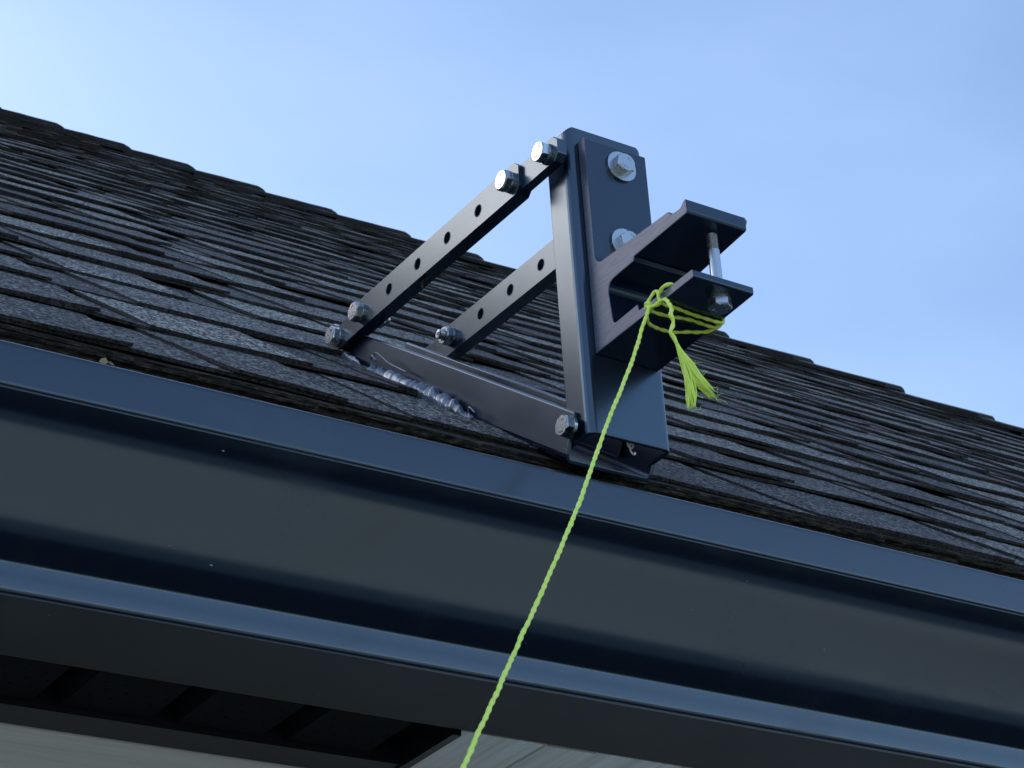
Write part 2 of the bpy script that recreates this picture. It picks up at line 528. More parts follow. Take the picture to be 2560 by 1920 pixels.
# ---- eave build-up: starter strips with ragged weathered edges
for i in range(6):
    bm = bmesh.new()
    n = 1400; x0, x1 = XL, XC-.02
    rows = []
    for j in range(n+1):
        x = x0 + (x1-x0)*j/n
        f = -.0035 - eave_bulge(x)*.9 + .0016*noise.noise(Vector((x*26, i*5, 0))) + .0014*noise.noise(Vector((x*130, i*3, 4))) + (.0005, -.0012, .0012, -.0004, .0016, .0006)[i]
        if i == 1 and noise.noise(Vector((x*11, 7, 7))) > .25: f += .004
        zt = .0044 - i*.0023 + .0007*noise.noise(Vector((x*14, i, 1)))
        zb = zt - .0019 - .0006*abs(noise.noise(Vector((x*60, i, 3))))
        a = roof_pt(x, f, zt); b2 = roof_pt(x, f+.0004, zb)
        c2 = roof_pt(x, .09, zt); d2_ = roof_pt(x, .09, zb)
        rows.append([bm.verts.new(q) for q in (c2, a, b2, d2_)])
    for j in range(n):
        for k in range(3):
            f = bm.faces.new((rows[j][k], rows[j][k+1], rows[j+1][k+1], rows[j+1][k]))
            f.material_index = 0
    bmesh.ops.recalc_face_normals(bm, faces=bm.faces[:])
    obj("starter_strip", bm, M_BROWN, roof)

# ---- drip edge, fascia
def extrude_profile(pts, xs, name, material, parent, thick=None, smooth=True, wob=0.0):
    bm = bmesh.new()
    rows = []
    for x in xs:
        rows.append([bm.verts.new((x, y + wob*noise.noise(Vector((x*1.7, 0, 3))), z + wob*.6*noise.noise(Vector((x*1.3, 9, 0))))) for i_, (y, z) in enumerate(pts)])
    for a, b_ in zip(rows, rows[1:]):
        for k in range(len(pts)-1):
            bm.faces.new((a[k], a[k+1], b_[k+1], b_[k]))
    o = obj(name, bm, material, parent, smooth=smooth)
    if thick:
        s = o.modifiers.new("thick", 'SOLIDIFY'); s.thickness = thick; s.offset = 0
    return o
XS = [XL + (XC-XL)*i/220 for i in range(221)]
XG = [XL + (XC-.02-XL)*i/300 for i in range(301)]
pts = [(1.10, .6790), (1.052, .6400)] + arc(1.0530, .6365, .0035, 120, 200, 5) + [(1.0500, .629), (1.0515, .600), (1.0505, .596), (1.0475, .592)]
extrude_profile(pts, XS, "drip_edge", M_TRIM, house, thick=.0008)
bm = bmesh.new(); bx(bm, XL, XC-.05, 1.0660, 1.084, .4768, .648); obj("fascia_board", bm, M_TRIM, house)

# ---- gutter (ogee section)
def gutter_profile():
    N = 60
    y, z = 0.0, 0.0
    c = [(0.0, 0.0)]
    for i in range(N):
        s = (i+.5)/N
        tl = math.radians(GT_MID + (GT_TOP-GT_MID)*math.exp(-(s/.20)**3) + (GT_BOT-GT_MID)*math.exp(-((1-s)/.22)**3))
        y += math.sin(tl)/N; z -= math.cos(tl)/N
        c.append((y, z))
    sy, sz = (.9848-.9408)/y, (.4786-.5482)/z
    return [(.9408 + a*sy, .5482 + b_*sz) for a, b_ in c]
GT_TOP, GT_MID, GT_BOT = 64, 22, 58
ogee = gutter_profile()
front = [(.9470, .5660), (.9462, .5730)] + arc(.9449, .5738, .0013, 0, 180, 5) + [(.9432, .5722), (.9428, .5705)] + \
        [(.9424, .5712)] + arc(.9412, .5714, .0012, 20, 180, 5) + [(.93995, .5700), (.9399, .5600), (.9398, .5505)] + arc(.9410, .5494, .0012, 180, 260, 4) + \
        ogee + [(.9851, .4781), (.9857, .4778), (.9860, .4770), (.9861, .4760), (.9861, .4700), (.9861, .4636)] + arc(.9885, .4628, .0023, 180, 270, 5) + \
        [(.9895, .4605), (1.0200, .4608), (1.0600, .4612)] + arc(1.0618, .4635, .0023, 270, 360, 4) + [(1.0642, .6300)]
gutter = extrude_profile(front, XG, "gutter", M_GUTTER, house, thick=.0007, wob=.0006)
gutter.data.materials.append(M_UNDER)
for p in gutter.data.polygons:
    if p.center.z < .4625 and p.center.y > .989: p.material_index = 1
bm = bmesh.new()
capp = front[8:]
prism_x(bm, [(y, z) for y, z in capp], XC-.0195, XC-.0185)
ec = obj("gutter_end", bm, M_GUTTER); ec.parent = gutter
# spatter specks of pale grit stuck to the gutter face
bm = bmesh.new()
for i in range(26):
    x = R.uniform(.28, 1.2)
    yy, zz = R.choice(ogee[2:58]) if R.random() < .5 else (R.choice(((.9397, R.uniform(.551, .570)), (.9861, R.uniform(.464, .476)), (R.uniform(.99, 1.05), .4607))))
    r_ = R.choice((.00018, .00025, .0003, .00055))
    m4 = Matrix.Translation((x, yy-.0004, zz-.0002)) @ Matrix.Diagonal((r_*R.uniform(1, 2), r_*.6, r_, 1))
    bmesh.ops.create_icosphere(bm, subdivisions=1, radius=1, matrix=m4)
sp = obj("grit_speck", bm, M_CONC); sp.parent = gutter; sp['kind'] = 'stuff'

# ---- soffit: vented panels with V grooves, perforations
SZ = .4640
SX0, SXE = XL, .672
yw = 1.156
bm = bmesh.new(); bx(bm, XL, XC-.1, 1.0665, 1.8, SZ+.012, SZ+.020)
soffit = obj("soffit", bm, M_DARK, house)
pitch = .0702
xk = .4400 + .5*pitch - 9*pitch
k = 0
pan_bm = bmesh.new()
gw = .0085
x0_, x1_ = -pitch/2+gw, pitch/2-gw
P8 = [(x0_-gw*.55, .012), (x0_, 0), (x1_, 0), (x1_+gw*.55, .012)]
a = [pan_bm.verts.new((x, 1.0665, z)) for x, z in P8]; b2 = [pan_bm.verts.new((x, yw-.030, z)) for x, z in P8]
for i in range(3): pan_bm.faces.new((a[i], b2[i], b2[i+1], a[i+1]))
pan_bm.faces.new(a)
pan_me = bm_to_mesh(pan_bm, "soffit_panel", [M_DARK])
pf = bmesh.new()
for i in range(4):
    for j in range(3):
        m4 = Matrix.Translation((-.018 + .012*i + (.005 if j % 2 else 0), 1.083 + .011*j, -.0002))
        bmesh.ops.create_circle(pf, cap_ends=True, radius=.0010, segments=8, matrix=m4)
M_HOLE, _, _ = mat("hole_black", (.0015, .0015, .002), 1.0, 0, .05)
perf_me = bm_to_mesh(pf, "perforation", [M_HOLE])
for k in range(40):
    x = .672 - .006 - pitch/2 - k*pitch
    x = .4400 - pitch/2 + (3-k)*pitch
    if x > .66: continue
    o = link(bpy.data.objects.new("soffit_panel", pan_me)); o.parent = soffit; o.location = (x, 0, SZ)
    q = link(bpy.data.objects.new("perforation", perf_me)); q.parent = soffit; q.location = (x, 0, SZ); q['kind'] = 'stuff'
    if x < -.6: break
bm = bmesh.new(); bx(bm, XL, .668, 1.1275, yw-.001, SZ-.0035, SZ+.010); obj("frieze_trim", bm, M_TRIM, house)

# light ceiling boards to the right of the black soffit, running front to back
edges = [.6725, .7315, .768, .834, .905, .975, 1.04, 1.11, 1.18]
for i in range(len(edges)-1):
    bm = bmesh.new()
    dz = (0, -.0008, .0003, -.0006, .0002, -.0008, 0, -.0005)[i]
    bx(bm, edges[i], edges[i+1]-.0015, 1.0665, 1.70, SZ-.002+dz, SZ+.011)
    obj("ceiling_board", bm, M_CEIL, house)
bm = bmesh.new(); bx(bm, .6665, .6722, 1.0665, 1.70, SZ-.005, SZ+.011); obj("ceiling_trim", bm, M_TRIM, house)

# ---- wall with lap siding
bm = bmesh.new(); bx(bm, XL+.1, XC-.1, yw+.012, yw+.15, GZ, SZ+.004)
wall = obj("wall", bm, M_SIDING, house)
zz = SZ-.003; k = 0
board = bmesh.new()
Lb = (XC-XL-.2)/3 - .003
pr = [(yw-.001, 0), (yw+.011, 0), (yw+.0115, .17), (yw+.004, .17)]
prism_x(board, [(y-yw, z) for y, z in pr], 0, Lb)
board_me = bm_to_mesh(board, "siding_board", [M_SIDING])
while zz > GZ+.1:
    for s_ in range(3):
        o = link(bpy.data.objects.new("siding_board", board_me)); o.parent = wall
        o.location = (XL+.1 + s_*(Lb+.003), yw, zz-.165)
    zz -= .150; k += 1
bm = bmesh.new(); bx(bm, XL+.1, XC-.1, yw+.15, by-.1, GZ, SZ+.010)
obj("house_body", bm, M_SIDING, house)

# ------------------------------------------------------------------ roof bracket
bracket = thing("roof_bracket", "black steel tripod style mounting bracket with clamp, bolted at the roof edge above the gutter", "bracket", (.756, 1.05, .64))

# post: channel, open to the back
PX0, PX1, PY, PB = .7262, .7878, .98856, 1.0125
rr = .0055
def round_pts(x0, x1, y0, y1, r, n=5):
    # U seen from above: outer path then inner path
    out_ = [(x0, y1)] + [(x0 + r - r*math.cos(math.radians(a)), y0 + r - r*math.sin(math.radians(a))) for a in [90*i/n for i in range(n+1)]]
    out_ += [(x1 - r + r*math.sin(math.radians(a)), y0 + r - r*math.cos(math.radians(a))) for a in [90*i/n for i in range(n+1)]] + [(x1, y1)]
    return out_
def channel_post():
    t_ = .003
    o_ = round_pts(PX0, PX1, PY, PB, rr)
    i_ = round_pts(PX0+t_, PX1-t_, PY+t_, PB, rr-t_)[::-1]
    poly = o_ + i_
    bm = bmesh.new()
    zb, zt = .6350, .8622
    a = [bm.verts.new((x, y, zb)) for x, y in poly]
    b_ = [bm.verts.new((x, y, zt - .0035*max(0, (abs(x-(PX0+PX1)/2)-.022)/.008)**2)) for x, y in poly]
    n = len(poly)
    for i in range(n): bm.faces.new((a[i], a[(i+1) % n], b_[(i+1) % n], b_[i]))
    h = n//2
    for ring, fl in ((a, False), (b_, True)):
        for i in range(h-1):
            q = (ring[i], ring[i+1], ring[n-2-i], ring[n-1-i])
            bm.faces.new(q if fl else q[::-1])
    bmesh.ops.recalc_face_normals(bm, faces=bm.faces[:])
    return bm
post = soft(obj("post", channel_post(), M_BLACK, bracket), .0007, 2)
# closed top web of the post, set just under the rim
bm = bmesh.new(); bx(bm, PX0+.0032, PX1-.0032, PY+.0032, PB-.001, .8560, .8590); tp = obj("top_web", bm, M_BLACK); tp.parent = post

# rail: U channel lying on the roof
RA = math.radians(36.3)
rd = Vector((0, math.cos(RA), math.sin(RA))); rn = Vector((0, -math.sin(RA), math.cos(RA)))
RT = Vector((0, 1.0074, .6591))               # point on the top edge line
RX0_, RX1_ = .7232, .7892
def rail():
    t_ = .003; H = .0320; r = .0055
    prof = [(RX0_+.0008, -.0002), (RX0_+.0002, -.0008), (RX0_, -.0015)] + [(RX0_ + r - r*math.cos(math.radians(a)), -H + r - r*math.sin(math.radians(a))) for a in (0, 22, 45, 68, 90)] + \
           [(RX1_ - r + r*math.sin(math.radians(a)), -H + r - r*math.cos(math.radians(a))) for a in (0, 22, 45, 68, 90)] + [(RX1_, -.0015), (RX1_-.0002, -.0008), (RX1_-.0008, -.0002)]
    ri = r - t_
    inn = [(RX0_+t_-.0008, -.0002), (RX0_+t_-.0002, -.0008), (RX0_+t_, -.0015)] + [(RX0_+t_ + ri - ri*math.cos(math.radians(a)), -H+t_ + ri - ri*math.sin(math.radians(a))) for a in (0, 22, 45, 68, 90)] + \
          [(RX1_-t_ - ri + ri*math.sin(math.radians(a)), -H+t_ + ri - ri*math.cos(math.radians(a))) for a in (0, 22, 45, 68, 90)] + [(RX1_-t_, -.0015), (RX1_-t_+.0002, -.0008), (RX1_-t_+.0008, -.0002)]
    poly = prof + inn[::-1]
    bm = bmesh.new()
    # lower end cut square with small chamfer on the top corners, upper end hidden behind strut
    def P(x, wv, s): return RT + Vector((x, 0, 0)) + rd*s + rn*wv
    n = len(poly)
    def s_low(wv): return -.0135 + max(0, (wv+.005))*.9
    a = [bm.verts.new(P(x, wv, s_low(wv))) for x, wv in poly]
    b_ = [bm.verts.new(P(x, wv, .362)) for x, wv in poly]
    for i in range(n): bm.faces.new((a[i], a[(i+1) % n], b_[(i+1) % n], b_[i]))
    h = n//2
    for ring in (a, b_):
        for i in range(h-1): bm.faces.new((ring[i], ring[i+1], ring[n-2-i], ring[n-1-i]))
    bmesh.ops.recalc_face_normals(bm, faces=bm.faces[:])
    return bm
railo = soft(obj("rail", rail(), M_BLACK, bracket), .0006, 2)
# inner liner strips folded inside the walls (their upper edges show as thin pale lines)
for xa in (RX0_+.0052, RX1_-.0072):
    bm = bmesh.new()
    for v in bx(bm, xa, xa+.0024, 0, .30, -.024, -.0003): v.co = RT + Vector((v.co.x, 0, 0)) + rd*(v.co.y+.022) + rn*v.co.z
    ln = soft(obj("liner", bm, M_BLACK), .0010, 3); ln.parent = railo

# struts
SA = math.radians(1.8)
S0 = Vector((0, .9965, .8392))                # bolt at the post
def sp_(x, s, h):                               # strut coords: s from post bolt backwards, h up
    return Vector((x, S0.y + s*math.cos(SA) - h*math.sin(SA)*1, S0.z + s*math.sin(SA) + h))
def strut_piece(x0, x1, sa, sb, hh, cham_a, cham_b, holes, open_right, name, parent, t_=.0024):
    """channel with its web on one side, drilled; ends chamfered; returns object"""
    outl = [(sa+cham_a, -hh), (sb-cham_b, -hh), (sb, -hh+cham_b), (sb, hh-cham_b), (sb-cham_b, hh), (sa+cham_a, hh), (sa, hh-cham_a), (sa, -hh+cham_a)]
    bm = bmesh.new()
    a = [bm.verts.new(sp_(x0, s, h)) for s, h in outl]; b_ = [bm.verts.new(sp_(x1, s, h)) for s, h in outl]
    n = len(outl)
    bm.faces.new(a); bm.faces.new(b_[::-1])
    for i in range(n): bm.faces.new((a[i], b_[i], b_[(i+1) % n], a[(i+1) % n]))
    bmesh.ops.recalc_face_normals(bm, faces=bm.faces[:])
    o = obj(name, bm, M_BLACK)
    if parent.name in WORLD: parent_to(o, parent)
    else: o.parent = parent
    # cut the holes right through
    cb = bmesh.new()
    for s in holes:
        c = sp_((x0+x1)/2, s, 0)
        m4 = Matrix.Translation(c) @ Matrix.Rotation(math.pi/2, 4, 'Y')
        bmesh.ops.create_cone(cb, cap_ends=True, segments=24, radius1=.0042, radius2=.0042, depth=.06, matrix=m4)
    # hollow inside
    ww = (x0+t_, x1+.02) if open_right else (x0-.02, x1-t_)
    iv = [(sa-.02, -hh+t_), (sb+.02, -hh+t_), (sb+.02, hh-t_), (sa-.02, hh-t_)]
    ca = [cb.verts.new(sp_(ww[0], s, h)) for s, h in iv]; cc = [cb.verts.new(sp_(ww[1], s, h)) for s, h in iv]
    cb.faces.new(ca); cb.faces.new(cc[::-1])
    for i in range(4): cb.faces.new((ca[i], cc[i], cc[(i+1) % 4], ca[(i+1) % 4]))
    bmesh.ops.recalc_face_normals(cb, faces=cb.faces[:])
    me = bpy.data.meshes.new("cutter"); cb.to_mesh(me); cb.free()
    cut = bpy.data.objects.new("cutter", me); C.objects.link(cut)
    md = o.modifiers.new("cut", 'BOOLEAN'); md.operation = 'DIFFERENCE'; md.solver = 'EXACT'; md.object = cut
    bpy.context.view_layer.update()
    dg = bpy.context.evaluated_depsgraph_get()
    nm = bpy.data.meshes.new_from_object(o.evaluated_get(dg))
    o.modifiers.clear(); o.data = nm
    if not nm.materials: nm.materials.append(M_BLACK)
    bpy.data.objects.remove(cut)
    soft(o, .0005, 2, 40)
    return o
RIMS = []
HP = .0404
bolts_s = [0, HP, 6*HP, 7*HP-.0005]             # b4, b3, b2, b1
holes_s = [HP*k for k in range(8)]
def strut(x0, x1, left):
    o = strut_piece(x0, x1, HP-.0105, 6*HP+.011, .0122, .0045, .0025, holes_s[1:7], left, "strut", bracket)
    xi0, xi1 = (x0+.0028, x1-.0004) if left else (x0+.0004, x1-.0028)
    strut_piece(xi0, xi1, -.0125 if left else .0165, 3*HP-.01, .0094, .0045, .001, holes_s[0 if left else 1:3], left, "strut_end", o)
    strut_piece(xi0, xi1, 5*HP+.01, 7*HP+.0135, .0094, .001, .0040, holes_s[6:], left, "strut_end", o)
    return o
strut1 = strut(.7125, .7229, True)
strut2 = strut(.7895, .7999, False)
def rim_mesh():
    bm = bmesh.new(); seg = 28; rg = []
    for r_, x_ in ((.0047, .0), (.0046, -.00012), (.0042, -.00010), (.00415, .0006)):
        rg.append([bm.verts.new((x_, r_*math.cos(2*math.pi*k/seg), r_*math.sin(2*math.pi*k/seg))) for k in range(seg)])
    for a, b_ in zip(rg, rg[1:]):
        for k in range(seg): bm.faces.new((a[k], a[(k+1) % seg], b_[(k+1) % seg], b_[k]))
    bmesh.ops.recalc_face_normals(bm, faces=bm.faces[:])
    return bm_to_mesh(bm, "hole_rim", [M_SAWN])
RIM = rim_mesh()
for st, x_ in ((strut1, .7125), (strut2, .7895)):
    for k in range(2, 6):
        o = link(bpy.data.objects.new("hole_rim", RIM)); o.parent = st; o.location = sp_(x_, k*HP, 0)

# ---- bolts
def hex_mesh():
    bm = bmesh.new()
    af = .0130; r = af/math.sqrt(3); H = .0054
    rot = math.radians(12)
    L0 = [bm.verts.new((r*math.cos(rot+k*math.pi/3), r*math.sin(rot+k*math.pi/3), 0)) for k in range(6)]
    L1 = [bm.verts.new((r*math.cos(rot+k*math.pi/3), r*math.sin(rot+k*math.pi/3), H-.0011)) for k in range(6)]
    n = 24; C1 = []
    rc = af/2*.985
    for k in range(n):
        a = rot + 2*math.pi*k/n
        C1.append(bm.verts.new((rc*math.cos(a), rc*math.sin(a), H)))
    for k in range(6): bm.faces.new((L0[k], L0[(k+1) % 6], L1[(k+1) % 6], L1[k]))
    for k in range(6):
        bm.faces.new([L1[k], L1[(k+1) % 6]] + [C1[(4*(k+1)-j) % n] for j in range(5)])
    bm.faces.new(C1); bm.faces.new(L0[::-1])
    # raised grade strokes near the rim
    for a0 in (20, 50, 200, 228, 255):
        for q in range(2):
            a = math.radians(a0 + q*9)
            m4 = Matrix.Translation((.0040*math.cos(a), .0040*math.sin(a), H+.00012)) @ Matrix.Rotation(a+.3, 4, 'Z')
            bmesh.ops.create_cube(bm, size=1, matrix=m4 @ Matrix.Diagonal((.0016, .0004, .0003, 1)))
    bmesh.ops.recalc_face_normals(bm, faces=bm.faces[:])
    return bm_to_mesh(bm, "bolt", [M_ZINC])
def cyl_mesh(name, r, h, hole=0, seg=32, cham=.0002, m=None):
    bm = bmesh.new()
    prof = [(hole, 0), (r, 0), (r, h-cham), (r-cham, h), (hole, h)]
    rings = [[bm.verts.new((rr_*math.cos(2*math.pi*k/seg), rr_*math.sin(2*math.pi*k/seg), z)) for k in range(seg)] for rr_, z in prof if rr_ > 0]
    for a, b_ in zip(rings, rings[1:]):
        for k in range(seg): bm.faces.new((a[k], a[(k+1) % seg], b_[(k+1) % seg], b_[k]))
    if hole == 0:
        bm.faces.new(rings[0][::-1]); bm.faces.new(rings[-1])
    bmesh.ops.recalc_face_normals(bm, faces=bm.faces[:])
    return bm_to_mesh(bm, name, [m or M_ZINC])
HEX = hex_mesh()
WASH_S = cyl_mesh("washer", .0071, .0022)
WASH_L = cyl_mesh("washer", .0112, .0018)
SHANK = cyl_mesh("shank", .0039, .020)
def thread_mesh(length, r=.0039, pitch_=.00125):
    bm = bmesh.new(); seg = 20; pts_ = []
    n = int(length/pitch_)
    for i in range(n):
        pts_ += [(r, i*pitch_), (r*.86, (i+.5)*pitch_)]
    pts_.append((r*.9, length))
    rings = [[bm.verts.new((q*math.cos(2*math.pi*k/seg), q*math.sin(2*math.pi*k/seg), z + pitch_*k/seg)) for k in range(seg)] for q, z in pts_]
    for a, b_ in zip(rings, rings[1:]):
        for k in range(seg): bm.faces.new((a[k], a[(k+1) % seg], b_[(k+1) % seg], b_[k]))
    bm.faces.new(rings[-1])
    return bm_to_mesh(bm, "thread", [M_ZINC])
THREAD = thread_mesh(.007)

def bolt(loc, axis, washer=WASH_S, wt=.0022, spin=0.0, parent=bracket, name="bolt"):
    """head pointing along axis, seated at loc."""
    q = Vector(axis).to_track_quat('Z', 'Y').to_matrix().to_4x4() @ Matrix.Rotation(spin, 4, 'Z')
    o = link(bpy.data.objects.new(name, HEX))
    parent_to(o, parent) if parent.name in WORLD else setattr(o, 'parent', parent)
    o.matrix_basis = Matrix.Translation(Vector(loc) + Vector(axis)*(wt+.0001)) @ q
    ww = link(bpy.data.objects.new("washer", washer)); ww.parent = o
    ww.location = (0, 0, -wt-.0001)
    return o
L = Vector((-1, 0, 0))
for s, sp0 in zip(bolts_s, (.2, .5, .9, .1)):
    p = sp_(.7125, s, 0)
    bolt((.7125 if s in (HP, 6*HP) else .7152, p.y, p.z), (-1, 0, 0), spin=sp0)
    if s > 0: bolt((.7999 if s in (HP, 6*HP) else .7972, p.y, p.z), (1, 0, 0), spin=sp0+.3)
# nuts with protruding thread, on the inner faces
def nut(loc, axis, spin=0.0, ext=.0):
    o = bolt(loc, axis, spin=spin, name="nut")
    th = link(bpy.data.objects.new("thread", THREAD)); th.parent = o; th.location = (0, 0, .002)
    return o
for s in (HP, 6*HP):
    p = sp_(0, s, 0)
    nut((.7893, p.y, p.z), (-1, 0, 0), .4)
    if s > HP: nut((.7231, p.y, p.z), (1, 0, 0), .7)
# bolt joining rail end and post
P_re = RT + rd*(-.004) + rn*(-.0125)
bolt((RX0_-.0001, 1.0040, .6440), (-1, 0, 0), spin=.35)

# ---- clamp: extruded double-arm jaw bolted to the post face
KX0, KX1 = .7347, .7833
def clamp():
    p = [(.9884, .8500), (.9822, .8500), (.9806, .8484)]
    p += [(.9806, .7640)] + arc(.9726, .7590, .0080, 0, -86, 7)
    p += [(.9036, .7466), (.9030, .7462), (.9006, .7430), (.8930, .7422)]
    p += arc(.8930, .7462, .0040, -90, -150, 4)[1:] + [(.8876, .7452), (.8864, .7459), (.8854, .7450), (.8852, .7372), (.8862, .7356)]
    p += [(.9408, .7354), (.9416, .7326), (.9630, .7323)] + arc(.9632, .7256, .0066, 92, 0, 6)[1:]
    p += [(.9680, .7060)] + arc(.9642, .7052, .0036, 0, -90, 4) + [(.9418, .7021), (.9410, .6985), (.9405, .6972)]
    p += [(.8872, .6968), (.8860, .6958), (.8860, .6918), (.8870, .6909), (.9884, .6909)]
    bm = bmesh.new(); prism_x(bm, p, KX0, KX1)
    return bm
cbm = clamp()
for v in cbm.verts:
    if v.co.x > KX1-.0001 and v.co.y < .8875: v.co.x -= .0036
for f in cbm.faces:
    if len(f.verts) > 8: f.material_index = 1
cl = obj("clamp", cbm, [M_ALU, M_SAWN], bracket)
# clip the free ends of the arms at the right side (rounded corner)
soft(cl, .0006, 2, 25)
bolt((.7620, .9805, .8340), (0, -1, 0), WASH_L, .0018, .2)
bolt((.7595, .9805, .7735), (0, -1, 0), WASH_L, .0018, .5)
# clamp screw through both arms
CS = Vector((.7632, .8990, .6908))
cs = bolt(CS, (0, 0, -1), WASH_S, .0022, .25)
cs.name = "clamp_screw"
sh = cyl_mesh("shank", .0036, .0330); o = link(bpy.data.objects.new("shank", sh)); o.parent = cs; o.location = (0, 0, -.0022-.0005-.0330)
th = thread_mesh(.0150, .0034, .0011); o = link(bpy.data.objects.new("thread", th)); o.parent = cs; o.location = (0, 0, -.0357-.0148)

# little white plastic clip and dark wire inside the open rail end
bm = bmesh.new()
tube(bm, spline([(0, 0, .003), (.0005, 0, .0005), (.0028, 0, -.0002), (.0042, 0, .0018), (.0030, .0, .0030), (.0016, 0, .0012), (.0022, 0, -.003), (.0046, 0, -.0042), (.0052, 0, -.0025)], 5), .0006, 6)
for v in bm.verts: v.co += Vector((.7600, .9975, .6360))
cp = obj("plastic_clip", bm, M_WHITE, bracket, smooth=True)

# ------------------------------------------------------------------ sealant
def bead(name, path, rad, ripple, label, seed, lift=0.0):
    bm = bmesh.new()
    P = [p + Vector((-.0034, -.0030, .0034 + lift)) for p in spline(path, 14)]
    n = 14; rings = []
    s = 0
    for i, p in enumerate(P):
        if i: s += (P[i]-P[i-1]).length
        f = i/(len(P)-1)
        env = min(1, f*9, (1-f)*7)**.5 if 0 < f < 1 else .05
        sw_ = s/ripple + .8*noise.noise(Vector((s*70, seed, 5)))
        saw = sw_ % 1.0
        rp_ = .66 + .50*saw**1.5 + .34*noise.noise(Vector((s*110, seed, 0)))
        T = (P[min(i+1, len(P)-1)] - P[max(i-1, 0)]).normalized()
        A = Vector((1, 0, 0)); B = T.cross(A).normalized()
        ring = []
        for k in range(n):
            a = 2*math.pi*k/n
            rad_ = rad*env*rp_*(1+.36*noise.noise(Vector((math.cos(a)*1.4, math.sin(a)*1.4+seed, s*90))))
            ring.append(bm.verts.new(p + A*math.cos(a)*rad_*.75 + B*math.sin(a)*rad_*1.15 + T*(.0012*math.sin(a*2+seed))))
        rings.append(ring)
    for a_, b_ in zip(rings, rings[1:]):
        for k in range(n): bm.faces.new((a_[k], a_[(k+1) % n], b_[(k+1) % n], b_[k]))
    bm.faces.new(rings[0][::-1]); bm.faces.new(rings[-1])
    # thin pulled threads of silicone
    bmesh.ops.recalc_face_normals(bm, faces=bm.faces[:])
    o = obj(name, bm, M_SEAL, smooth=True)
    s_ = o.modifiers.new("sub", 'SUBSURF'); s_.levels = s_.render_levels = 1
    return tag(o, label, "sealant", "grey sealant squeezed out along the rail foot")
bead("sealant_bead", [(.7200, 1.2460, .7985), (.7195, 1.2300, .7870), (.7190, 1.2160, .7770), (.7185, 1.1930, .7600), (.7185, 1.1700, .7430), (.7185, 1.1490, .7270), (.7180, 1.1290, .7110), (.7195, 1.1190, .7020)], .0064, .0078,
     "thick rippled grey sealant bead in the middle of the rail foot, against the shingles", 2)
bead("sealant_bead", [(.7190, 1.3160, .8470), (.7190, 1.3100, .8440), (.7200, 1.2960, .8350), (.7205, 1.2720, .8180), (.7205, 1.2540, .8030)], .0036, .0060,
     "thin grey sealant smear below the upper end of the rail, by the leftmost bolt", 5, .0045)
bead("sealant_bead", [(.7190, 1.1185, .7010), (.7180, 1.1130, .6965), (.7185, 1.1060, .6930)], .0032, .0035,
     "small crumpled lump of grey sealant at the lower end of the rippled bead", 8)
for pts_, r_, lab in (([(.7185, 1.2330, .7935), (.7160, 1.2310, .8000), (.7150, 1.2270, .8010), (.7160, 1.2240, .7960)], .0008, "short hooked strand of sealant curling up at the head of the rippled bead"),
                      ([(.7160, 1.2270, .8000), (.7150, 1.2220, .8010), (.7160, 1.2160, .7950), (.7170, 1.2080, .7860), (.7175, 1.1960, .7760), (.7178, 1.1860, .7680)], .0006, "long thin strand of sealant running along the top of the rippled bead"),
                      ([(.7180, 1.1100, .6990), (.7165, 1.1060, .7010), (.7175, 1.1010, .6950)], .0007, "tiny strand of sealant at the lower end of the bead, near the gutter")):
    bm = bmesh.new()
    tube(bm, [p + Vector((-.0028, -.0026, .0030)) for p in spline(pts_, 6)], r_, 6)
    tag(obj("sealant_strand", bm, M_SEAL, smooth=True), lab, "sealant")

# small dark scrap hanging under the long front strut
bm = bmesh.new()
c = sp_(.7165, 3.92*HP, -.0115)
tube(bm, spline([c+Vector((.002, .004, .004)), c+Vector((0, .001, -.001)), c+Vector((-.002, 0, -.004)), c+Vector((-.002, .001, -.012))], 5), [.0010]*12+[.0008]*2+[.0003]*2, 6)
tube(bm, spline([c+Vector((-.001, -.007, .001)), c+Vector((0, -.002, -.002)), c+Vector((-.001, .003, -.003)), c+Vector((.001, .008, .001))], 5), .0006, 6)
tag(obj("twig_scrap", bm, M_BROWN), "small dry scrap dangling under the long front strut", "debris")

# ------------------------------------------------------------------ string
string = thing("string", "fluorescent yellow-green string tied round the lower clamp arm and pulled down past the gutter", "string", (.7307, .925, .690))
def cord(path, n, parent, name, r=.00108, seed=0, lobe=2, slack=.0):
    P = spline(path, n)
    # resample evenly so that the lay of the cord stays regular
    out_ = [P[0]]; d = .0007; acc = 0
    for a, b_ in zip(P, P[1:]):
        seg = (b_-a).length; t_ = 0
        while acc + (seg - t_) >= d:
            t_ += d-acc; acc = 0
            out_.append(a.lerp(b_, t_/seg))
        acc += seg-t_
    q = [p + Vector((noise.noise(Vector((i*.035, seed, 0))), noise.noise(Vector((i*.035, seed, 5))), noise.noise(Vector((i*.035, seed, 9)))))*.00035 for i, p in enumerate(out_)]
    rad = [r*(1+.16*noise.noise(Vector((i*.05, seed, 3)))+.10*noise.noise(Vector((i*.31, seed, 8)))) for i in range(len(q))]
    bm = bmesh.new()
    tube(bm, q, rad, 12, lobes=lobe, twist=430, lobe_amp=.17)
    o = obj(name, bm, M_CORD, smooth=True)
    parent_to(o, parent)
    return o
A0 = Vector((.7307, .925, .6912))
end = Vector((.4695, .745, .3069))
line = [A0, Vector((.6950, .9025, .6300)), Vector((.6572, .880, .5710)), Vector((.6128, .850, .5010)), Vector((.5760, .8250, .4480)), Vector((.5386, .800, .3958)), Vector((.5139, .780, .3645)), end]
dl = (end - Vector((.5386, .800, .3958))).normalized()
ground_pt = end + dl*((end.z-GZ)/-dl.z)
cord(line + [end + dl*.25], 24, string, "line")
